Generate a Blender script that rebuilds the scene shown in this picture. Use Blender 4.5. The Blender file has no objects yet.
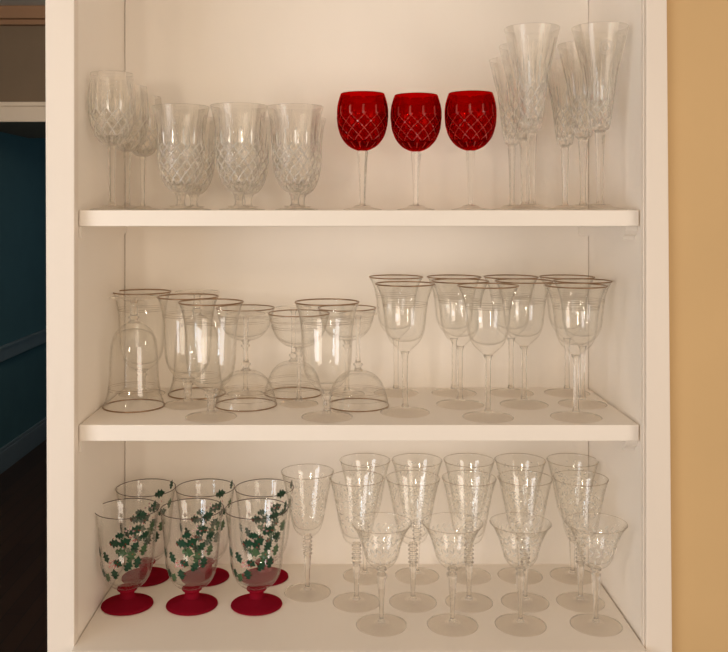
import bpy, math, random
from mathutils import Vector
PI = math.pi
C = bpy.context.scene.collection
R = random.Random(7)

# ------------------------------------------------------------------ view geometry
F = 900.0                    # focal length in pixels of a 728 wide frame
CAMD = 1.25                  # camera distance to the shelf fronts
VX, VY = 344.0, 211.0        # principal point of the (cropped) photograph
def X(px, Z): return (px - VX) * Z / F          # depth Z from the camera -> x in metres

# ------------------------------------------------------------------ materials
def mat(name):
    m = bpy.data.materials.new(name); m.use_nodes = True
    nt = m.node_tree; nt.nodes.clear()
    out = nt.nodes.new('ShaderNodeOutputMaterial')
    return m, nt, out
def N(nt, t, **kw):
    n = nt.nodes.new(t)
    for k, v in kw.items():
        if k in n.inputs: n.inputs[k].default_value = v
        else: setattr(n, k, v)
    return n
def col(c): return (c[0], c[1], c[2], 1.0)

def paint(name, c, rough=0.45, var=0.04, bump=0.05, scale=6.0, stretch=(1, 1, 1)):
    m, nt, out = mat(name)
    tc = N(nt, 'ShaderNodeTexCoord'); mp = N(nt, 'ShaderNodeMapping'); mp.inputs['Scale'].default_value = stretch
    nt.links.new(tc.outputs['Object'], mp.inputs['Vector'])
    no = N(nt, 'ShaderNodeTexNoise', Scale=scale, Detail=5.0)
    nt.links.new(mp.outputs['Vector'], no.inputs['Vector'])
    ra = N(nt, 'ShaderNodeValToRGB')
    ra.color_ramp.elements[0].position = 0.3; ra.color_ramp.elements[1].position = 0.7
    ra.color_ramp.elements[0].color = col([v * (1 - var) for v in c]); ra.color_ramp.elements[1].color = col([min(1, v * (1 + var)) for v in c])
    nt.links.new(no.outputs['Fac'], ra.inputs['Fac'])
    b = N(nt, 'ShaderNodeBsdfPrincipled', Roughness=rough)
    nt.links.new(ra.outputs['Color'], b.inputs['Base Color'])
    n2 = N(nt, 'ShaderNodeTexNoise', Scale=scale * 12, Detail=4.0)
    nt.links.new(mp.outputs['Vector'], n2.inputs['Vector'])
    bu = N(nt, 'ShaderNodeBump', Strength=bump, Distance=0.002)
    nt.links.new(n2.outputs['Fac'], bu.inputs['Height']); nt.links.new(bu.outputs['Normal'], b.inputs['Normal'])
    nt.links.new(b.outputs['BSDF'], out.inputs['Surface'])
    return m

def glass(name, c=(1, 1, 1), ior=1.5, clear=0.35, tcol=None, rough=0.0, bump=0):
    """refracting glass blended with straight-through transmission, so that lamps light what stands behind"""
    m, nt, out = mat(name)
    g = N(nt, 'ShaderNodeBsdfGlass', IOR=ior, Roughness=rough); g.inputs['Color'].default_value = col(c)
    t = N(nt, 'ShaderNodeBsdfTransparent'); t.inputs['Color'].default_value = col(tcol or c)
    mx = N(nt, 'ShaderNodeMixShader', Fac=clear)
    nt.links.new(g.outputs[0], mx.inputs[1]); nt.links.new(t.outputs[0], mx.inputs[2])
    nt.links.new(mx.outputs[0], out.inputs['Surface'])
    return m

def thin_glass(name, face=(0.996, 0.996, 0.992), edge=(0.58, 0.55, 0.50), ior=1.5, boost=1.0):
    """thin blown wall: light passes straight, absorbed along the grazing path, mirrored by Fresnel"""
    m, nt, out = mat(name)
    lw = N(nt, 'ShaderNodeLayerWeight', Blend=0.5)
    pw = N(nt, 'ShaderNodeMath', operation='POWER'); pw.inputs[1].default_value = 5.0
    nt.links.new(lw.outputs['Facing'], pw.inputs[0])
    mc = N(nt, 'ShaderNodeMix', data_type='RGBA')
    mc.inputs[6].default_value = col(face); mc.inputs[7].default_value = col(edge)
    nt.links.new(pw.outputs[0], mc.inputs[0])
    t = N(nt, 'ShaderNodeBsdfTransparent'); nt.links.new(mc.outputs[2], t.inputs['Color'])
    gl = N(nt, 'ShaderNodeBsdfGlossy', Roughness=0.0); gl.inputs['Color'].default_value = (1, 1, 1, 1)
    # Schlick from the facing angle: the same from either side of the wall
    p5 = N(nt, 'ShaderNodeMath', operation='POWER'); p5.inputs[1].default_value = 5.0
    nt.links.new(lw.outputs['Facing'], p5.inputs[0])
    mr = N(nt, 'ShaderNodeMapRange'); mr.inputs['To Min'].default_value = 0.045 * boost; mr.inputs['To Max'].default_value = 0.8
    nt.links.new(p5.outputs[0], mr.inputs['Value'])
    mx = N(nt, 'ShaderNodeMixShader')
    nt.links.new(mr.outputs[0], mx.inputs[0]); nt.links.new(t.outputs[0], mx.inputs[1]); nt.links.new(gl.outputs[0], mx.inputs[2])
    nt.links.new(mx.outputs[0], out.inputs['Surface'])
    return m

def simple(name, c, rough=0.4, metal=0.0, transp=0.0, transl=0.0):
    m, nt, out = mat(name)
    b = N(nt, 'ShaderNodeBsdfPrincipled', Roughness=rough, Metallic=metal)
    no = N(nt, 'ShaderNodeTexNoise', Scale=220.0); tc = N(nt, 'ShaderNodeTexCoord')
    nt.links.new(tc.outputs['Object'], no.inputs['Vector'])
    mc = N(nt, 'ShaderNodeMix', data_type='RGBA')
    mc.inputs[6].default_value = col([v * 0.8 for v in c]); mc.inputs[7].default_value = col([min(1, v * 1.2) for v in c])
    nt.links.new(no.outputs['Fac'], mc.inputs[0]); nt.links.new(mc.outputs[2], b.inputs['Base Color'])
    last = b.outputs[0]
    if transl:
        tl = N(nt, 'ShaderNodeBsdfTranslucent'); tl.inputs['Color'].default_value = col(c)
        m0 = N(nt, 'ShaderNodeMixShader', Fac=transl)
        nt.links.new(last, m0.inputs[1]); nt.links.new(tl.outputs[0], m0.inputs[2]); last = m0.outputs[0]
    if transp:
        t = N(nt, 'ShaderNodeBsdfTransparent')
        mx = N(nt, 'ShaderNodeMixShader', Fac=transp)
        nt.links.new(last, mx.inputs[1]); nt.links.new(t.outputs[0], mx.inputs[2]); last = mx.outputs[0]
    nt.links.new(last, out.inputs['Surface'])
    return m

def wood_floor(name):
    m, nt, out = mat(name)
    tc = N(nt, 'ShaderNodeTexCoord'); mp = N(nt, 'ShaderNodeMapping'); mp.inputs['Scale'].default_value = (1, 1, 1)
    mp.inputs['Rotation'].default_value = (0, 0, PI / 2)
    nt.links.new(tc.outputs['Object'], mp.inputs['Vector'])
    br = N(nt, 'ShaderNodeTexBrick', Scale=1.0); br.inputs['Brick Width'].default_value = 1.4; br.inputs['Row Height'].default_value = 0.07
    br.inputs['Mortar Size'].default_value = 0.002
    br.inputs['Color1'].default_value = (0.075, 0.035, 0.02, 1); br.inputs['Color2'].default_value = (0.045, 0.02, 0.012, 1); br.inputs['Mortar'].default_value = (0.01, 0.006, 0.004, 1)
    nt.links.new(mp.outputs[0], br.inputs['Vector'])
    b = N(nt, 'ShaderNodeBsdfPrincipled', Roughness=0.35)
    nt.links.new(br.outputs['Color'], b.inputs['Base Color']); nt.links.new(b.outputs[0], out.inputs['Surface'])
    return m

M = {}
M['white'] = paint('cream_cabinet_paint', (0.91, 0.855, 0.78), 0.42, 0.02, 0.12, 5, (1, 1, 0.35))
M['frame'] = paint('cream_frame_paint', (0.84, 0.77, 0.69), 0.4, 0.02, 0.25, 5, (1, 1, 0.15))
M['yellow'] = paint('mustard_wall_paint', (0.64, 0.44, 0.215), 0.7, 0.03, 0.15, 4)
M['dark_gap'] = simple('raw_board', (0.12, 0.08, 0.05), 0.9)
M['teal'] = paint('teal_wall_paint', (0.10, 0.22, 0.26), 0.7)
M['brown_wall'] = paint('taupe_wall_paint', (0.23, 0.165, 0.11), 0.8)
M['trim'] = paint('cream_trim_paint', (0.92, 0.78, 0.64), 0.4)
M['crown'] = paint('wood_crown', (0.36, 0.20, 0.11), 0.6)
M['far_trim'] = paint('grey_blue_trim', (0.26, 0.32, 0.37), 0.45)
M['ceil'] = paint('ceiling_paint', (0.80, 0.76, 0.72), 0.9)
M['floor'] = wood_floor('dark_oak_boards')
M['thin'] = thin_glass('thin_blown_glass')
M['clear'] = glass('clear_glass', (0.985, 0.98, 0.97), 1.5, 0.4)
M['crystal'] = glass('cut_crystal', (1.0, 0.998, 0.99), 1.48, 0.48)
M['red'] = glass('ruby_crystal', (0.76, 0.020, 0.014), 1.5, 0.12)
def blend(name, base, c, fac):            # glass with a share of satin surface: polished cuts, pigmented glass
    m = base.copy(); m.name = name; nt = m.node_tree
    out = [n for n in nt.nodes if n.type == 'OUTPUT_MATERIAL'][0]
    src = out.inputs['Surface'].links[0].from_socket
    d = N(nt, 'ShaderNodeBsdfDiffuse'); d.inputs['Color'].default_value = col(c)
    t = N(nt, 'ShaderNodeBsdfTranslucent'); t.inputs['Color'].default_value = col(c)
    a = N(nt, 'ShaderNodeMixShader', Fac=0.45); nt.links.new(d.outputs[0], a.inputs[1]); nt.links.new(t.outputs[0], a.inputs[2])
    b = N(nt, 'ShaderNodeMixShader', Fac=fac); nt.links.new(src, b.inputs[1]); nt.links.new(a.outputs[0], b.inputs[2])
    if 'cuts' in name:                    # polished facets catch the lamps
        gl = N(nt, 'ShaderNodeBsdfGlossy', Roughness=0.16); e = N(nt, 'ShaderNodeMixShader', Fac=0.05 if 'ruby' in name else 0.18)
        nt.links.new(b.outputs[0], e.inputs[1]); nt.links.new(gl.outputs[0], e.inputs[2]); b = e
    nt.links.new(b.outputs[0], out.inputs['Surface'])
    return m
M['cut'] = blend('polished_cuts', M['crystal'], (1.0, 0.98, 0.92), 0.42)
M['redcut'] = blend('ruby_cuts', M['red'], (0.80, 0.10, 0.07), 0.28)
M['redfoot'] = blend('ruby_foot_glass', glass('ruby_foot_base', (0.62, 0.02, 0.05), 1.45, 0.3), (0.50, 0.018, 0.05), 0.6)
M['foot'] = glass('foot_glass', (0.975, 0.965, 0.95), 1.5, 0.80)
M['gold'] = simple('worn_gold_band', (0.34, 0.22, 0.13), 0.3, 0.8)
M['line'] = simple('fine_gold_line', (0.40, 0.28, 0.17), 0.35, 0.6, 0.35)
M['darkrim'] = simple('dark_rim_line', (0.10, 0.055, 0.04), 0.3, 0.2, 0.25)
M['etch'] = simple('frosted_cut', (1.0, 0.95, 0.86), 0.5, 0.0, 0.42, 0.45)
M['etch_soft'] = simple('frosted_etching', (1.0, 0.95, 0.86), 0.6, 0.0, 0.62, 0.45)
M['leaf'] = simple('holly_green_enamel', (0.008, 0.055, 0.028), 0.35, 0.0, 0.0, 0.15)
M['leaf_light'] = simple('holly_light_green_enamel', (0.045, 0.12, 0.05), 0.35, 0.0, 0.08, 0.2)
M['berry'] = simple('berry_red_enamel', (0.55, 0.01, 0.015), 0.35)
M['blossom'] = simple('pale_pink_enamel', (0.75, 0.50, 0.50), 0.5, 0.0, 0.35, 0.3)

# ------------------------------------------------------------------ mesh helpers
def link(name, verts, faces, m, parent=None, smooth=True, mats=None, fm=None):
    me = bpy.data.meshes.new(name); me.from_pydata(verts, [], faces); me.update()
    if smooth: me.polygons.foreach_set('use_smooth', [True] * len(me.polygons))
    for x in (mats or [m]): me.materials.append(x)
    if fm: me.polygons.foreach_set('material_index', fm)
    o = bpy.data.objects.new(name, me); C.objects.link(o)
    if parent: o.parent = parent
    return o

def boxes(name, lst, m, parent=None, bevel=0.0):
    V, Fc = [], []
    for (x0, y0, z0, x1, y1, z1) in lst:
        b = len(V)
        V += [(x0,y0,z0),(x1,y0,z0),(x1,y1,z0),(x0,y1,z0),(x0,y0,z1),(x1,y0,z1),(x1,y1,z1),(x0,y1,z1)]
        Fc += [tuple(b + i for i in f) for f in ((0,3,2,1),(4,5,6,7),(0,1,5,4),(1,2,6,5),(2,3,7,6),(3,0,4,7))]
    o = link(name, V, Fc, m, parent, smooth=False)
    if bevel:
        bv = o.modifiers.new('bevel', 'BEVEL'); bv.width = bevel; bv.segments = 3; bv.limit_method = 'ANGLE'
        o.data.polygons.foreach_set('use_smooth', [True] * len(o.data.polygons))
        o.modifiers.new('wn', 'WEIGHTED_NORMAL')
    return o

def structure(o): o['kind'] = 'structure'; return o

def smooth_curve(pts, n):
    """Catmull-Rom through (r,z) control points, n samples a span (or callable on the span length)"""
    P = [pts[0]] + list(pts) + [pts[-1]]
    out = []
    for i in range(1, len(P) - 2):
        p0, p1, p2, p3 = P[i-1], P[i], P[i+1], P[i+2]
        k = n if isinstance(n, int) else max(2, int(math.hypot(p2[0]-p1[0], p2[1]-p1[1]) / n))
        for j in range(k):
            t = j / k; a = []
            for d in (0, 1):
                a.append(0.5 * (2*p1[d] + (p2[d]-p0[d])*t + (2*p0[d]-5*p1[d]+4*p2[d]-p3[d])*t*t + (-p0[d]+3*p1[d]-3*p2[d]+p3[d])*t**3))
            a[0] = max(a[0], 0.0); out.append(tuple(a))
    out.append(tuple(pts[-1]))
    return out

def lathe(name, prof, m, parent=None, seg=64, smooth=True, disp=None, ndisp=0, cut=None):
    """closed solid of revolution from a profile that starts and ends on the axis"""
    V, Fc, rings, dv = [], [], [], {}
    for i, (r, z) in enumerate(prof):
        if r < 1e-6:
            rings.append([len(V)]); V.append((0, 0, z))
        else:
            ring = []
            for s in range(seg):
                a = 2 * PI * s / seg; rr = r
                if disp and i < ndisp:
                    dd = disp(a, z, r); rr = max(0.0005, r - dd); dv[len(V)] = dd
                ring.append(len(V)); V.append((rr * math.cos(a), rr * math.sin(a), z))
            rings.append(ring)
    for a, b in zip(rings, rings[1:]):
        if len(a) == 1 and len(b) == 1: continue
        for s in range(seg):
            t = (s + 1) % seg
            if len(a) == 1: Fc.append((a[0], b[t], b[s]))
            elif len(b) == 1: Fc.append((a[s], a[t], b[0]))
            else: Fc.append((a[s], a[t], b[t], b[s]))
    if cut:
        fm = [1 if sum(dv.get(v, 0) for v in f) / len(f) > 0.00075 else 0 for f in Fc]
        o = link(name, V, Fc, m, parent, smooth, [m, cut], fm)
        o.data.polygons.foreach_set('use_smooth', [not any(dv.get(v, 0) > 0.0002 for v in f) for f in Fc])   # crisp cuts
        return o
    return link(name, V, Fc, m, parent, smooth)

def bowl(name, ctrl, t, zin, m, parent, step=0.003, seg=72, disp=None, t_rim=0.0009, smooth=True, cut=None):
    """ctrl: outer (r,z) from the underside to the rim; t wall, zin where the inside bottom lies"""
    outer = smooth_curve(ctrl, step)
    z0 = outer[0][1]; prof = [(0, z0)] + outer
    nd = len(prof)
    H = ctrl[-1][1]
    inner = []
    # outer radius as function of z
    for (r, z) in reversed(outer):
        if z <= zin + 0.001: break
        f = (z - zin) / (H - zin)
        th = t + (t_rim - t) * f ** 0.6
        edge = min(1.0, (z - zin) / 0.010)
        ri = (r - th) * math.sqrt(max(0.0, 1 - (1 - edge) ** 2)) if edge < 1 else r - th
        inner.append((max(ri, 0.0006), z))
    # rounded lip
    rr, rz = outer[-1]
    lip = [(rr - 0.25 * t_rim, rz + 0.35 * t_rim), (rr - 0.75 * t_rim, rz + 0.35 * t_rim)]
    prof = prof + lip + inner + [(0, zin)]
    return lathe(name, prof, m, parent, seg, smooth, disp, nd, cut)

def torus(name, rads, m, parent, seg=72, k=6):
    """rads: list of (R, z, tr, tz) rings with an elliptic section"""
    V, Fc = [], []
    for (Rr, z, tr, tz) in rads:
        b = len(V)
        for s in range(seg):
            a = 2 * PI * s / seg
            for j in range(k):
                p = 2 * PI * j / k
                r = Rr + tr * math.cos(p); V.append((r * math.cos(a), r * math.sin(a), z + tz * math.sin(p)))
        for s in range(seg):
            for j in range(k):
                s2, j2 = (s + 1) % seg, (j + 1) % k
                Fc.append((b + s*k + j, b + s2*k + j, b + s2*k + j2, b + s*k + j2))
    return link(name, V, Fc, m, parent)

def radius_at(ctrl, z):
    c = smooth_curve(ctrl, 8)
    for a, b in zip(c, c[1:]):
        if a[1] <= z <= b[1] and b[1] > a[1]:
            return a[0] + (b[0] - a[0]) * (z - a[1]) / (b[1] - a[1])
    return c[-1][0]

def on_glass(name, polys, ctrl, mats, parent, off=0.00025):
    """polys: (list of (arc metres, z), material index); angle 0 of the arc faces the room (-y)"""
    V, Fc, fm = [], [], []
    for pts, mi in polys:
        cx = sum(p[0] for p in pts) / len(pts); cz = sum(p[1] for p in pts) / len(pts)
        Rm = radius_at(ctrl, cz)
        b = len(V)
        for (u, z) in [(cx, cz)] + list(pts):
            a = -PI / 2 + u / Rm; r = radius_at(ctrl, z) + off
            V.append((r * math.cos(a), r * math.sin(a), z))
        n = len(pts)
        for i in range(n):
            Fc.append((b, b + 1 + i, b + 1 + (i + 1) % n)); fm.append(mi)
    return link(name, V, Fc, None, parent, True, mats, fm)

def leaf_poly(x, z, ang, ln, wd, holly=False):
    pts = []
    if holly:
        prof = [(0,0),(.12,.55),(.22,.28),(.38,1.0),(.5,.5),(.66,.85),(.76,.38),(1,0)]
    else:
        prof = [(0,0),(.2,.6),(.45,1.0),(.7,.75),(1,0)]
    full = prof + [(a, -b) for a, b in reversed(prof[1:-1])]
    for a, b in full:
        lx, ly = (a - 0.5) * ln, b * wd / 2
        pts.append((x + lx * math.cos(ang) - ly * math.sin(ang), z + lx * math.sin(ang) + ly * math.cos(ang)))
    return pts

def disc(x, z, r, n=8): return [(x + r * math.cos(2*PI*i/n), z + r * math.sin(2*PI*i/n)) for i in range(n)]

# ------------------------------------------------------------------ cut patterns
def tri(u, w):                    # V groove, 0..1
    f = abs(u - round(u)); return max(0.0, 1 - f / w)
def sst(a, b, x):
    t = max(0, min(1, (x - a) / (b - a))); return t * t * (3 - 2 * t)
def lismore(n, kz, z0, z1, ztop, d, w=0.16, base=None):
    """crossed diagonal cuts between z0 and z1, upright wedge cuts from z1 to ztop, fan of cuts at the base"""
    def f(a, z, r):
        u = n * a / (2 * PI)
        g = 0.0
        if z0 < z < z1 + 0.004:
            m = sst(z0, z0 + 0.003, z) * (1 - sst(z1, z1 + 0.004, z))
            g = max(tri(u + kz * (z - z0), w), tri(u - kz * (z - z0), w)) * m
        if z1 < z < ztop:
            t = (z - z1) / (ztop - z1)
            ph = kz * (z1 - z0)
            ww = 0.30 * (1 - t) ** 0.7 + 0.02
            g = max(g, tri(u + ph, ww) * (1 - t) ** 0.5, 0.6 * tri(u + ph + 0.5, ww * 0.5) * max(0, 1 - 1.6 * t))
        if base and z < z0:
            g = max(g, tri(u + 0.5, 0.30) * sst(base, base + 0.003, z) * 0.8)
        return d * g
    return f

# ------------------------------------------------------------------ glass makers (local origin: centre of the foot, on the shelf)
def root(name, label, cat, group=None):
    o = bpy.data.objects.new(name, None); C.objects.link(o); o.empty_display_size = 0.02
    o['label'] = label; o['category'] = cat
    if group: o['group'] = group
    return o
def foot(parent, r, z1, m, rc=0.006, edge=0.0016, dome=0.006, seg=72):
    prof = [(0, 0.0002), (r * 0.95, 0.0), (r * .99, edge * 0.2), (r, edge * 0.6), (r * 0.99, edge), (r * 0.96, edge * 1.15), (r * 0.8, edge * 1.15 + dome * 0.10), (r * 0.5, edge + dome * 0.28), (rc * 1.9, edge + dome * 0.62), (rc, z1), (0, z1)]
    o = lathe('foot', prof, m, parent, seg)
    o.data.materials.append(M['clear'])          # the thick polished edge
    for p in o.data.polygons:
        if math.hypot(p.center.x, p.center.y) > r * .94 or math.hypot(p.center.x, p.center.y) < rc * 1.6: p.material_index = 1
    return o
def stem(parent, pts, m, seg=24, smooth=True, n=4):
    c = smooth_curve(pts, n) if smooth else list(pts)
    return lathe('stem', [(0, c[0][1])] + c + [(0, c[-1][1])], m, parent, seg, smooth)

def make_flute(seal=False):
    g = root('champagne_flute', '', 'champagne flute')
    foot(g, .0385, .0075, M['foot'], .007, .0016, .012)
    stem(g, [(.0066,.0075),(.0052,.013),(.0046,.02),(.0052,.06),(.0066,.095),(.0076,.109),(.0066,.112),(.0090,.115)], M['crystal'], 8, False)
    c = [(.0085,.115),(.0115,.1165),(.0135,.1195),(.0160,.132),(.0182,.148),(.0212,.172),(.0254,.200),(.0318,.228),(.0368,.250),(.0402,.264)]
    if seal:
        d1 = lismore(12, 62, .121, .158, .215, .0014, .18)
    else:
        d1 = lismore(10, 44, .122, .182, .252, .0014, .17)
    b = bowl('bowl', c, .0030, .128, M['crystal'], g, .0012, 144, d1, cut=M['cut'])
    if seal:
        polys = []
        zc = .230
        for rr, w in ((.0095, .0008), (.0070, .0007)):
            for i in range(28):
                a0, a1 = 2*PI*i/28, 2*PI*(i+1)/28
                polys.append(([(rr*math.cos(a0), zc+rr*math.sin(a0)), (rr*math.cos(a1), zc+rr*math.sin(a1)), ((rr+w)*math.cos(a1), zc+(rr+w)*math.sin(a1)), ((rr+w)*math.cos(a0), zc+(rr+w)*math.sin(a0))], 0))
        for (x, z, a, l) in ((-.002,.0,1.2,.008),(.0015,.001,1.7,.009),(.003,-.002,.9,.006),(-.001,-.003,2.3,.006),(0,.003,.2,.005)):
            polys.append((leaf_poly(x, zc + z, a, l, .0016), 0))
        on_glass('etched_seal', polys, c, [M['etch']], b)
    return g, .264

def make_hock(red=True):
    g = root('wine_glass', '', 'wine glass')
    foot(g, .0285, .006, M['foot'], .0055, .0014, .010)
    stem(g, [(.0055,.006),(.0042,.010),(.0044,.02),(.0056,.050),(.0074,.076),(.0084,.085),(.0074,.088)], M['crystal'], 6, False)
    c = [(.0060,.0875),(.0140,.0905),(.0225,.0960),(.0308,.1065),(.0360,.1205),(.0378,.1340),(.0383,.1430),(.0372,.1540),(.0347,.1640),(.0322,.1715)]
    bowl('bowl', c, .0026, .0945, M['red'] if red else M['crystal'], g, .0012, 144, lismore(12, 52, .100, .140, .166, .0013, .15, .09), cut=M['redcut'] if red else M['cut'])
    return g, .1715

def make_tall_wine():
    g = root('wine_glass', '', 'wine glass')
    foot(g, .0320, .007, M['foot'], .006, .0015, .010)
    stem(g, [(.0060,.007),(.0044,.013),(.0040,.02),(.0044,.05),(.0054,.080),(.0064,.092),(.0060,.095)], M['crystal'], 6, False)
    c = [(.0060,.0945),(.0130,.0970),(.0210,.1040),(.0290,.1190),(.0330,.1370),(.0344,.1550),(.0340,.1720),(.0325,.1880),(.0312,.2000)]
    bowl('bowl', c, .0024, .101, M['crystal'], g, .0012, 144, lismore(12, 48, .106, .145, .192, .0013, .15, .097), cut=M['cut'])
    return g, .200

def make_cut_goblet():
    g = root('cut_crystal_goblet', '', 'goblet')
    foot(g, .0285, .0055, M['foot'], .009, .0015, .008)
    stem(g, [(.0085,.0055),(.0062,.009),(.0056,.014),(.0070,.021),(.0095,.026)], M['crystal'], 8, False)
    c = [(.0090,.0255),(.0140,.0275),(.0210,.0340),(.0275,.0460),(.0320,.0620),(.0340,.0800),(.0345,.0980),(.0352,.1150),(.0378,.1340),(.0415,.1500)]
    bowl('bowl', c, .0026, .034, M['crystal'], g, .0012, 160, lismore(14, 56, .036, .095, .138, .0014, .16, .028), cut=M['cut'])
    return g, .150

def make_gold_goblet():
    g = root('gold_rimmed_goblet', '', 'goblet')
    foot(g, .0375, .0060, M['foot'], .008, .0014, .007)
    stem(g, [(.0080,.0060),(.0058,.009),(.0054,.014),(.0064,.018),(.0056,.023),(.0062,.028),(.0085,.0315),(.0066,.0355),(.0110,.040)], M['clear'], 32)
    c = [(.0100,.0395),(.0180,.0440),(.0270,.0530),(.0330,.0660),(.0352,.0800),(.0362,.0950),(.0368,.1100),(.0375,.1250),(.0392,.1400),(.0425,.1550),(.0465,.1660)]
    b = bowl('bowl', c, .0020, .048, M['thin'], g, .003, 80)
    torus('gold_rim', [(.0461,.1658,.0008,.0012)], M['gold'], g, 80)
    torus('gold_line', [(radius_at(c,.137)+.0001,.137,.0001,.00025),(radius_at(c,.140)+.0001,.140,.0001,.0002)], M['line'], b, 80)
    return g, .166

def make_coupe():
    g = root('champagne_coupe', '', 'champagne coupe')
    foot(g, .0300, .0055, M['foot'], .006, .0012, .006)
    stem(g, [(.0060,.0055),(.0040,.010),(.0036,.018),(.0034,.05),(.0038,.072),(.0075,.078),(.0050,.083),(.0085,.088)], M['clear'], 28)
    c = [(.0080,.0875),(.0160,.0890),(.0260,.0940),(.0350,.1030),(.0405,.1140),(.0440,.1260),(.0475,.1400)]
    b = bowl('bowl', c, .0016, .0915, M['thin'], g, .0025, 80)
    torus('gold_rim', [(.0471,.1399,.0007,.0010)], M['gold'], g, 80)
    torus('gold_line', [(radius_at(c,z)+.0001,z,.0001,.0002) for z in (.118,.121,.129)], M['line'], b, 80)
    return g, .140

def make_gold_wine():
    g = root('gold_rimmed_wine_glass', '', 'wine glass')
    foot(g, .0370, .0080, M['foot'], .006, .0014, .010)
    stem(g, [(.0058,.0080),(.0046,.013),(.0042,.02),(.0040,.05),(.0044,.078),(.0052,.086),(.0070,.090)], M['clear'], 10, False)
    c = [(.0060,.0895),(.0110,.0945),(.0160,.0990),(.0225,.1060),(.0285,.1200),(.0308,.1370),(.0322,.1520),(.0350,.1680),(.0395,.1810),(.0440,.1900)]
    b = bowl('bowl', c, .0020, .104, M['thin'], g, .003, 80)
    # thick clear base of the bowl
    torus('gold_rim', [(.0436,.1898,.0008,.0011)], M['gold'], g, 80)
    torus('gold_line', [(radius_at(c,z)+.0001,z,.0001,.00025) for z in (.158,.161)], M['line'], b, 80)
    return g, .190

def make_holly():
    g = root('holly_goblet', '', 'goblet')
    f = lathe('foot', [(0,.0004),(.035,.0),(.0388,.001),(.0385,.0022),(.034,.0042),(.025,.0066),(.017,.0095),(.0125,.0130),(0,.0130)], M['redfoot'], g, 72)
    stem(g, [(.0122,.0130),(.0108,.017),(.0112,.021),(.0150,.0245),(.0145,.0270),(.0120,.0285)], M['redfoot'], 48)
    c = [(.0120,.0285),(.0200,.0300),(.0280,.0360),(.0345,.0470),(.0385,.0620),(.0405,.0800),(.0420,.1000),(.0440,.1200),(.0462,.1360),(.0478,.1457)]
    b = bowl('bowl', c, .0022, .0320, M['thin'], g, .003, 80)
    torus('rim', [(.0475,.1457,.0006,.0006)], M['darkrim'], b, 80)
    k = .00151
    L = [(-27,546,-.95,9,6),(-28,561,1.5,8,5),(-22,565,1.3,8,5.5),(-16,568,1.1,9,5.5),(-7,563,1.7,9,6),(-17,548,-1.1,10,6),
         (-3,552,-.5,8,6),(1,541,-.25,10,6.5),(-6,532,.1,10,6.5),(5,531,.5,11,7),(0,524,.2,8,5),(11,545,1.2,11,6.5),(8,555,1.0,9,6),(17,552,1.4,10,6),
         (15,536,.9,9,6),(23,541,1.3,10,6),(16,520,.35,11,7),(24,527,.2,9,6),(22,506,.1,10,6.5),(30,520,1.4,9,5.5),(31,500,1.2,8,5)]
    polys = []
    for i, (dx, y, a, ln, wd) in enumerate(L):
        z = (605 - y) * k * 1.0 - .002
        u = 32 * math.asin(max(-.98, min(.98, dx / 32))) * k * .9
        polys.append((leaf_poly(u, z, a, ln * k * 1.25, wd * k * 1.65, True), 1 if i % 4 == 3 or i > 20 else 0))
    on_glass('holly_leaves', polys, c, [M['leaf'], M['leaf_light']], b)
    bl = [(disc((-7 + R.uniform(-5, 5)) * k, (605 - 554 + R.uniform(-3.5, 3.5)) * k, .0019), 0) for _ in range(7)]
    bl += [(disc((9 + R.uniform(-4, 4)) * k, (605 - 519 + R.uniform(-3, 3)) * k, .0017), 0) for _ in range(4)]
    on_glass('blossom', bl, c, [M['blossom']], b, .0002)
    be = [(disc((-7 + R.uniform(-7, 7)) * k, (605 - 554 + R.uniform(-5, 5)) * k, .00075, 6), 0) for _ in range(13)]
    be += [(disc((R.uniform(-12, 24)) * k, (605 - R.uniform(512, 545)) * k, .0008, 6), 0) for _ in range(14)]
    on_glass('berries', be, c, [M['berry']], b, .0004)
    return g, .1457

def make_etched():
    g = root('etched_wine_glass', '', 'wine glass')
    foot(g, .0365, .0055, M['foot'], .0065, .0014, .004)
    st = [(.0065,.0055),(.0040,.010),(.0036,.016),(.0040,.03),(.0050,.048),(.0058,.056)]
    for i in range(5):
        z = .0585 + i * .0062
        st += [(.0046, z), (.0074, z + .0022), (.0074, z + .0034), (.0046, z + .0056)]
    st += [(.0060,.0905)]
    stem(g, st, M['clear'], 28, True, 3)
    c = [(.0060,.0900),(.0140,.0925),(.0195,.0980),(.0235,.1080),(.0268,.1220),(.0300,.1400),(.0335,.1580),(.0375,.1760),(.0412,.1890)]
    b = bowl('bowl', c, .0020, .0985, M['thin'], g, .003, 72)
    torus('rim', [(.0410,.1889,.00035,.00035)], M['line'], b, 72)
    rr = random.Random(3); polys = []
    for i in range(150):                       # scrolled floral etching
        z = rr.uniform(.112, .178); u = rr.uniform(-PI, PI) * radius_at(c, z)
        polys.append((leaf_poly(u, z, rr.uniform(0, 2*PI), rr.uniform(.004, .008), rr.uniform(.0010, .0022)), 0))
    for i in range(11):                        # curls
        z = .150 + .012 * math.sin(i * 2.1); Rm = radius_at(c, z); u0 = (i / 11 * 2 - 1) * PI * Rm
        for j in range(16):
            a0, a1 = j * .45, (j + 1) * .45
            q = lambda a, w: (u0 + (.0012 + .0011 * a + w) * math.cos(a), z + (.0012 + .0011 * a + w) * math.sin(a))
            polys.append(([q(a0, 0), q(a1, 0), q(a1, .0006), q(a0, .0006)], 0))
    on_glass('etched_flowers', polys, c, [M['etch_soft']], b)
    return g, .1890

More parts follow.
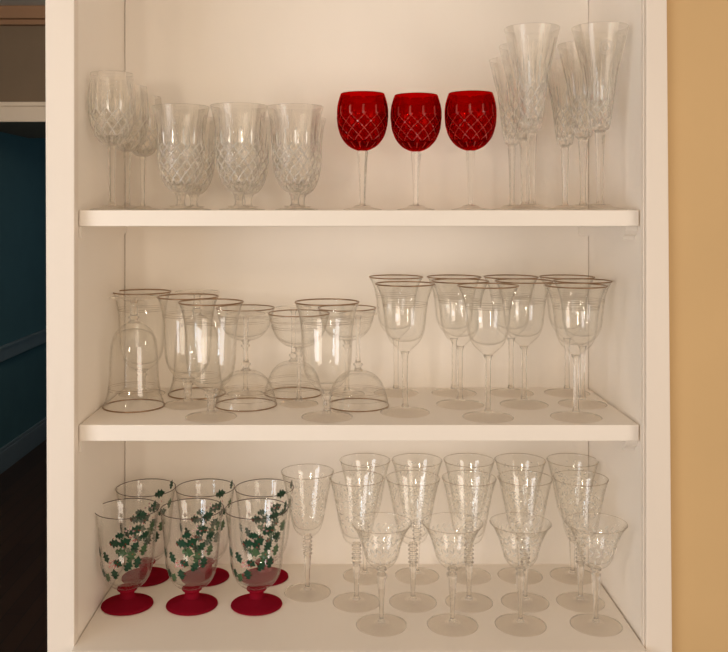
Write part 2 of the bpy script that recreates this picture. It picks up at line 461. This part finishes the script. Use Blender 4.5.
def make_laurel():
    g = root('laurel_wine_glass', '', 'wine glass')
    foot(g, .0370, .0055, M['foot'], .006, .0014, .004)
    stem(g, [(.0060,.0055),(.0034,.010),(.0032,.018),(.0046,.045),(.0064,.068),(.0066,.073),(.0046,.077),(.0078,.080),(.0060,.0835)], M['clear'], 28)
    c = [(.0060,.0830),(.0130,.0850),(.0195,.0910),(.0240,.1000),(.0272,.1120),(.0303,.1220),(.0345,.1320),(.0398,.1415),(.0440,.1470)]
    b = bowl('bowl', c, .0018, .0885, M['thin'], g, .003, 72)
    torus('rim', [(.0438,.1469,.00022,.00022)], M['line'], b, 72)
    polys = []
    for zc, n in ((.1285, 22), (.112, 17)):
        Rm = radius_at(c, zc)
        for i in range(n):
            u = (i / n * 2 - 1) * PI * Rm
            for s in (-1, 1):
                polys.append((leaf_poly(u, zc + s * .0030, s * -.75, .0092, .0031), 0))
    Rm = radius_at(c, .098)
    for i in range(16):
        u = (i / 16 * 2 - 1) * PI * Rm
        polys.append((leaf_poly(u, .098, PI / 2, .008, .0022), 0))
    on_glass('laurel_garland', polys, c, [M['etch']], b)
    return g, .1470

protos = {}
def copy_tree(o, parent=None):
    c = o.copy(); C.objects.link(c); c.parent = parent
    for ch in o.children: copy_tree(ch, c)
    return c
def put(kind, px, Z, shelf_z, rim_y, label, group, inverted=False, rot=0.0, maker=None, cat=None, lean=0):
    if kind not in protos:
        protos[kind] = [*MAKERS[kind](), False]
    g, H, used = protos[kind]
    o = copy_tree(g) if used else g
    protos[kind][2] = True
    s = 1.0
    if rim_y is not None:
        s = ((VY - rim_y) * Z / F - shelf_z) / H
    o.location = (X(px, Z), Z - CAMD, shelf_z + (H * s if inverted else 0))
    if inverted: o.location.z += 0.0008 * s
    o.scale = (s, s, s)
    o.rotation_euler = (PI if inverted else 0, 0, rot)
    o['label'] = label; o['group'] = group
    return o
MAKERS = dict(flute=make_flute, seal_flute=lambda: make_flute(True), red=make_hock, tall=make_tall_wine, cut=make_cut_goblet,
              gold=make_gold_goblet, coupe=make_coupe, goldwine=make_gold_wine, holly=make_holly, etched=make_etched, laurel=make_laurel)

# ------------------------------------------------------------------ cabinet
XL, XR, D = -.3695, .412, .265
S1, S2, S3, TH = 0.0012, -.2972, -.5944, .0225
FY = -.021                                  # front plane of the face frame
TOP, BOT = .90, -.72
cab = root('built_in_china_cabinet', 'cream painted built-in china cabinet with two shelves holding all the glassware, beside the mustard wall', 'cabinet')
boxes('side_panel', [(XL-.018, FY+.02, S3-.03, XL, D+.004, TOP)], M['white'], cab)
boxes('side_panel', [(XR, FY+.02, S3-.03, XR+.018, D+.004, TOP)], M['white'], cab)
boxes('back_panel', [(XL+.0013, D, S3-.03, XR-.0009, D+.006, TOP)], M['white'], cab)
boxes('carcass_back', [(XL-.018, D+.0065, BOT, XR+.018, D+.016, TOP)], M['dark_gap'], cab)
boxes('top_panel', [(XL-.018, FY+.02, TOP, XR+.018, D+.016, TOP+.02)], M['white'], cab)
boxes('cabinet_floor', [(XL+.0016, -.036, S3-.022, XR-.0030, D-.0006, S3)], M['white'], cab)
# face frame: left stile leans by a hair, as in the photograph
def slab(name, xa0, xa1, xb0, xb1, z0, z1, y0, y1, m, parent):   # a at bottom, b at top
    V = [(xa0,y0,z0),(xa1,y0,z0),(xa1,y1,z0),(xa0,y1,z0),(xb0,y0,z1),(xb1,y0,z1),(xb1,y1,z1),(xb0,y1,z1)]
    Fc = [(0,3,2,1),(4,5,6,7),(0,1,5,4),(1,2,6,5),(2,3,7,6),(3,0,4,7)]
    o = link(name, V, Fc, m, parent, smooth=False)
    bv = o.modifiers.new('bevel', 'BEVEL'); bv.width = .0012; bv.segments = 2
    return o
sc = (CAMD + FY) / F
slab('stile', (47.4-VX)*sc, XL+.0012, (43.6-VX)*sc, XL+.0012, BOT, .88, FY, FY+.02, M['frame'], cab)
slab('stile', XR+.0005, (673-VX)*sc, XR+.0005, (663.5-VX)*sc, BOT, .88, FY, FY+.02, M['frame'], cab)
boxes('bead', [(XR-.0022, FY+.004, BOT, XR+.0003, FY+.012, .88)], M['frame'], cab, .0008)
boxes('lower_rail', [(XL+.0016, FY, BOT, XR-.003, FY+.0185, S3-.0225)], M['frame'], cab, .001)
boxes('upper_rail', [(XL, FY, .72, XR, FY+.0185, .88)], M['frame'], cab, .001)
boxes('return_panel', [((47.4-VX)*sc, FY+.02, BOT, XL-.019, D+.016, TOP)], M['frame'], cab)
for i, s in enumerate((S1, S2)):
    boxes('shelf', [(XL+.0012, 0, s-TH, XR-.0022, D-.0008, s)], M['white'], cab, .0012)
# cleats with a rounded nose under both shelves
for s in (S1, S2):
    for side in (-1, 1):
        x0, x1 = (XL+.0004, XL+.0035) if side < 0 else (XR-.017, XR-.0004)
        zt = s - TH - .0004; y0 = .012
        pr = [(y0, zt), (y0+.001, zt-.006), (y0+.005, zt-.011), (y0+.011, zt-.014), (y0+.014, zt-.019), (D-.001, zt-.019), (D-.001, zt)]
        if side < 0: pr = [(.003, zt), (.003, zt-.016), (D-.001, zt-.016), (D-.001, zt)]
        n = len(pr)
        V = [(x0, y, z) for y, z in pr] + [(x1, y, z) for y, z in pr]
        Fc = [tuple(range(n)), tuple(reversed(range(n, 2*n)))] + [(i, i+n, (i+1) % n + n, (i+1) % n) for i in range(n)]
        link('shelf_cleat', V, Fc, M['white'], cab, smooth=False)

# ------------------------------------------------------------------ the room around it
FZ, CZ = -1.5, 1.04
structure(boxes('wall_right', [((670-VX)*sc-.004, FY+.012, FZ, 3.0, FY+.11, CZ)], M['yellow']))
structure(boxes('floor', [(-2.1, -5.0, FZ-.05, 3.0, 7.2, FZ)], M['floor']))
structure(boxes('ceiling', [(-2.1, -5.0, CZ, 3.0, 7.2, CZ+.05)], M['ceil']))
structure(boxes('wall_left', [(-2.09, -1.2, FZ, -1.97, 7.0, CZ)], M['teal']))
structure(boxes('wall_back', [(-1.97, 5.6, FZ, -.2, 5.7, CZ)], M['teal']))
structure(boxes('wall_behind_cabinet', [(-.30, D+.05, FZ, -.20, 5.6, CZ)], M['teal']))
yd = 4.6 - CAMD; zh = .455
structure(boxes('wall_header', [(-1.97, yd+.012, zh, -.30, yd+1.02, CZ)], M['brown_wall']))
structure(boxes('trim_header', [(-1.97, yd-.02, zh-.001, -.30, yd+.012, zh+.078), (-1.97, yd-.03, zh+.078, -.30, yd+.012, zh+.1)], M['trim'], None, .003))
structure(boxes('trim_crown', [(-1.97, yd-.05, .975, -.30, yd+.012, CZ), (-1.97, yd-.025, .948, -.30, yd+.012, .975)], M['crown'], None, .004))
W_ = -1.97
structure(boxes('baseboard_left', [(W_, 2.0, FZ, W_+.016, 5.6, FZ+.12), (W_, 2.0, FZ+.12, W_+.010, 5.6, FZ+.14)], M['far_trim'], None, .003))
structure(boxes('trim_chair_rail', [(W_, 2.0, -.86, W_+.02, 5.6, -.79), (W_, 2.0, -.79, W_+.028, 5.6, -.775)], M['far_trim'], None, .003))

# ------------------------------------------------------------------ glassware
up = 'glasses on the upper shelf'
# upper shelf
put('tall', 112, 1.295, S1, 74, 'tall-stemmed clear cut-crystal wine glass nearest the left post on the upper shelf', 'tall-stemmed cut wine glasses')
put('tall', 127.5, 1.385, S1, 87, 'tall-stemmed clear cut wine glass just behind and right of the one nearest the left post', 'tall-stemmed cut wine glasses', rot=.3)
put('tall', 143, 1.465, S1, 97, 'rearmost tall-stemmed clear cut wine glass, tucked behind the leftmost short cut goblet', 'tall-stemmed cut wine glasses', rot=.5)
put('cut', 181, 1.315, S1, 107, 'short-stemmed cut goblet in front, beside the tall-stemmed clear wine glasses', 'short-stemmed cut crystal goblets', rot=.2)
put('cut', 239, 1.315, S1, 106, 'middle short-stemmed cut goblet of the front three on the upper shelf', 'short-stemmed cut crystal goblets', rot=.1)
put('cut', 295, 1.315, S1, 107, 'short-stemmed cut goblet in front, nearest the red wine glasses', 'short-stemmed cut crystal goblets', rot=0)
put('cut', 194, 1.465, S1, 119, 'short cut goblet at the back, behind the leftmost front cut goblet', 'short-stemmed cut crystal goblets', rot=.35)
put('cut', 248, 1.465, S1, 119, 'short cut goblet at the back, behind the middle front cut goblet', 'short-stemmed cut crystal goblets', rot=.05)
put('cut', 301, 1.465, S1, 119, 'short cut goblet at the back, its rim showing toward the red wine glasses', 'short-stemmed cut crystal goblets', rot=.15)
put('red', 362.5, 1.32, S1, 94, 'ruby red cut-crystal wine glass on clear stem, leftmost of the three red ones', 'ruby red wine glasses', rot=.05)
put('red', 416, 1.32, S1, 95.5, 'ruby red cut-crystal wine glass on clear stem, middle of the three red ones', 'ruby red wine glasses', rot=.25)
put('red', 470.5, 1.32, S1, 93.5, 'ruby red cut-crystal wine glass on clear stem, the red one nearest the flutes', 'ruby red wine glasses', rot=.4)
put('flute', 532, 1.296, S1, 28.5, 'front clear cut champagne flute closest to the red wine glasses', 'cut crystal champagne flutes', rot=.32)
put('flute', 524, 1.385, S1, 46, 'clear cut flute second in line behind the front left flute, right of the red glasses', 'cut crystal champagne flutes', rot=.3)
put('flute', 512, 1.468, S1, 60, 'rearmost cut flute beside the last red wine glass', 'cut crystal champagne flutes', rot=.2)
put('seal_flute', 600, 1.296, S1, 27.5, 'front champagne flute with round etched seal, nearest the right side wall', 'cut crystal champagne flutes')
put('flute', 583, 1.385, S1, 45, 'clear cut flute directly behind the flute with the round etched seal', 'cut crystal champagne flutes', rot=.5)
put('flute', 565, 1.465, S1, 62, 'rearmost cut flute between the two front flutes', 'cut crystal champagne flutes', rot=.6)
# middle shelf
gg = 'gold-rimmed goblets on the middle shelf'
put('gold', 134.0, 1.370, S2, None, 'gold-rimmed goblet standing upside down at the left end of the middle shelf', gg, True)
put('gold', 142, 1.462, S2, None, 'upright gold-rimmed goblet at the back left, behind the upside-down one', gg)
put('gold', 188, 1.381, S2, None, 'upright gold-rimmed goblet just behind the leftmost front upright one', gg)
put('gold', 197, 1.4625, S2, None, 'gold-rimmed goblet turned upside down against the back, behind two upright goblets', gg, True)
put('gold', 211, 1.298, S2, None, 'upright gold-rimmed goblet at the shelf front, left of the champagne coupes', gg)
put('gold', 327, 1.298, S2, None, 'upright gold-rimmed goblet at the shelf front, among the champagne coupes', gg)
cc = 'gold-rimmed champagne coupes'
put('coupe', 246, 1.379, S2, None, 'leftmost champagne coupe turned upside down, dome beside the left front goblet', cc, True)
put('coupe', 245.5, 1.4615, S2, None, 'leftmost upright champagne coupe, at the back with its bowl over the upturned coupe', cc)
put('coupe', 299, 1.386, S2, None, 'upright champagne coupe standing forward, middle of the three upright coupes', cc)
put('coupe', 293.5, 1.4655, S2, None, 'upside-down champagne coupe behind the forward upright coupe, middle of three upturned ones', cc, True)
put('coupe', 358, 1.377, S2, None, 'rightmost upside-down champagne coupe, partly behind the front goblet', cc, True)
put('coupe', 347, 1.4605, S2, None, 'rightmost upright champagne coupe, at the back behind the front goblet', cc)
gw = 'gold-rimmed wine glasses on the middle shelf'
put('goldwine', 405, 1.327, S2, None, 'gold-rimmed wine glass at the front, leftmost of the front wine glasses', gw)
put('goldwine', 488, 1.295, S2, None, 'gold-rimmed wine glass closest to the shelf edge, in the middle of the wine group', gw)
put('goldwine', 576, 1.296, S2, None, 'gold-rimmed wine glass at the front, nearest the right side wall', gw)
put('goldwine', 460, 1.380, S2, None, 'gold-rimmed wine glass in the second row, left behind the middle front one', gw)
put('goldwine', 524, 1.380, S2, None, 'gold-rimmed wine glass in the second row, between the middle and right front ones', gw)
put('goldwine', 582.5, 1.383, S2, None, 'gold-rimmed wine glass in the second row, behind the right front one', gw)
put('goldwine', 396, 1.467, S2, None, 'gold-rimmed wine glass in the back row, leftmost, behind the leftmost front one', gw)
put('goldwine', 454, 1.467, S2, None, 'gold-rimmed wine glass in the back row, second from the left', gw)
put('goldwine', 511, 1.467, S2, None, 'gold-rimmed wine glass in the back row, third from the left', gw)
put('goldwine', 567, 1.467, S2, None, 'gold-rimmed wine glass in the back row, closest to the right corner', gw)
# cabinet floor
hh = 'holly goblets with red feet'
put('holly', 127.3, 1.358, S3, None, 'holly-painted goblet with red foot, front row, nearest the left side wall', hh)
put('holly', 192, 1.358, S3, None, 'holly-painted goblet with red foot, middle of the front row', hh)
put('holly', 256.6, 1.358, S3, None, 'holly-painted goblet with red foot, front row, nearest the etched glasses', hh)
put('holly', 146, 1.460, S3, None, 'holly-painted goblet in the back row, leftmost, in the corner', hh)
put('holly', 205.3, 1.460, S3, None, 'holly-painted goblet in the back row, middle', hh)
put('holly', 264.5, 1.460, S3, None, 'holly-painted goblet in the back row, nearest the etched glasses', hh)
ee = 'tall etched wine glasses'
put('etched', 307.5, 1.402, S3, None, 'tall etched wine glass standing alone right beside the holly goblets', ee)
for j, (px, w) in enumerate(((356.5,'leftmost'),(413,'second from left'),(469,'third from left'),(525,'fourth from left'),(580.5,'rightmost'))):
    put('etched', px, 1.367, S3, None, 'tall etched wine glass in the nearer row of tall ones, ' + w, ee, rot=.9*j+.4)
for j, (px, w) in enumerate(((365,'leftmost'),(417,'second from left'),(469,'third from left'),(520,'fourth from left'),(572.5,'nearest the right corner'))):
    put('etched', px, 1.4655, S3, None, 'tall etched wine glass in the back row against the panel, ' + w, ee, rot=.7*j+.2)
ll = 'short laurel-cut wine glasses'
for px, w in ((381.5,'leftmost of the four'),(452.5,'second from the left'),(520.5,'third from the left'),(596,'nearest the right side wall')):
    put('laurel', px, 1.292, S3, None, 'short laurel-cut wine glass at the very front, ' + w, ll, rot=px*.01)

# ------------------------------------------------------------------ light
def area(name, loc, target, sx, sy, power, c, shape='RECTANGLE'):
    l = bpy.data.lights.new(name, 'AREA'); l.shape = shape; l.size = sx; l.size_y = sy; l.energy = power; l.color = c
    o = bpy.data.objects.new(name, l); C.objects.link(o); o.location = loc
    o.rotation_euler = (Vector(target) - Vector(loc)).to_track_quat('-Z', 'Y').to_euler()
    return o
# daylight through the panes of a window across the room, on the left
for i in range(2):
    for j in range(3):
        area('window_pane_light', (-1.95 + .19 * i, -3.0 - .06 * i, -.45 + .19 * (j - 1)), (0, .1, -.3), .16, .16, 0.9, (0.72, 0.86, 1.0))
# broad fill added out of view on the right, for the left inner wall
area('side_fill_light', (2.0, -2.7, -.25), (-.2, .1, -.35), 1.3, 1.3, 21.0, (1.0, 0.86, 0.74))
area('side_fill_light', (-1.75, -1.45, -.35), (.2, .1, -.35), .9, 1.1, 13.0, (0.97, 0.95, 0.98))  # nearer fill added on the left, for the right wall and left post
# warm light on the left: small bulbs added for glass sparkle, table lamp below
for i in range(6):
    l = bpy.data.lights.new('sparkle_bulb_light', 'POINT'); l.energy = 2.3; l.color = (1.0, 0.82, 0.64); l.shadow_soft_size = .022
    o = bpy.data.objects.new('sparkle_bulb_light', l); C.objects.link(o)
    o.location = (-1.1 + .22 * math.cos(i * PI / 3 + .3), -1.65 + .22 * math.sin(i * PI / 3 + .3), .50 + .03 * (i % 2))
area('table_lamp_light', (-.62, -2.1, .02), (0, .2, -.3), .11, .16, 3.0, (1.0, 0.84, 0.66), 'ELLIPSE')
area('hall_fill_light', (-1.2, 1.2, .80), (-1.2, 3.6, .55), .4, .4, 9.0, (1.0, .78, .58), 'DISK')  # unseen fill added to brighten the wall over the passage opening
l = bpy.data.lights.new('passage_fill_light', 'POINT'); l.energy = 1.6; l.color = (.66, .85, 1.0); l.shadow_soft_size = .12
o = bpy.data.objects.new('passage_fill_light', l); C.objects.link(o); o.location = (-.9, 4.3, -.1)  # cool fill added out of sight, lifting the teal wall and soffit
w = bpy.data.worlds.new('room_glow'); bpy.context.scene.world = w; w.use_nodes = True
bg = w.node_tree.nodes['Background']; bg.inputs[0].default_value = (1.0, 0.79, 0.57, 1); bg.inputs[1].default_value = 0.70

# ------------------------------------------------------------------ camera
cam = bpy.data.cameras.new('camera'); co = bpy.data.objects.new('camera', cam); C.objects.link(co)
co.location = (0, -CAMD, 0); co.rotation_euler = (PI / 2, 0, 0)
cam.sensor_width = 36; cam.lens = 36 * F / 728
cam.shift_x = (364 - VX) / 728; cam.shift_y = -(326 - VY) / 728
cam.clip_start = 0.05
s = bpy.context.scene; s.camera = co
s.view_settings.view_transform = 'Standard'; s.view_settings.look = 'None'; s.view_settings.gamma = 1; s.view_settings.exposure = 0.14
cy = s.cycles
cy.max_bounces = 32; cy.transmission_bounces = 28; cy.transparent_max_bounces = 96; cy.glossy_bounces = 8; cy.diffuse_bounces = 8
cy.sample_clamp_indirect = 4.0; cy.blur_glossy = 0.3
cy.use_denoising = True
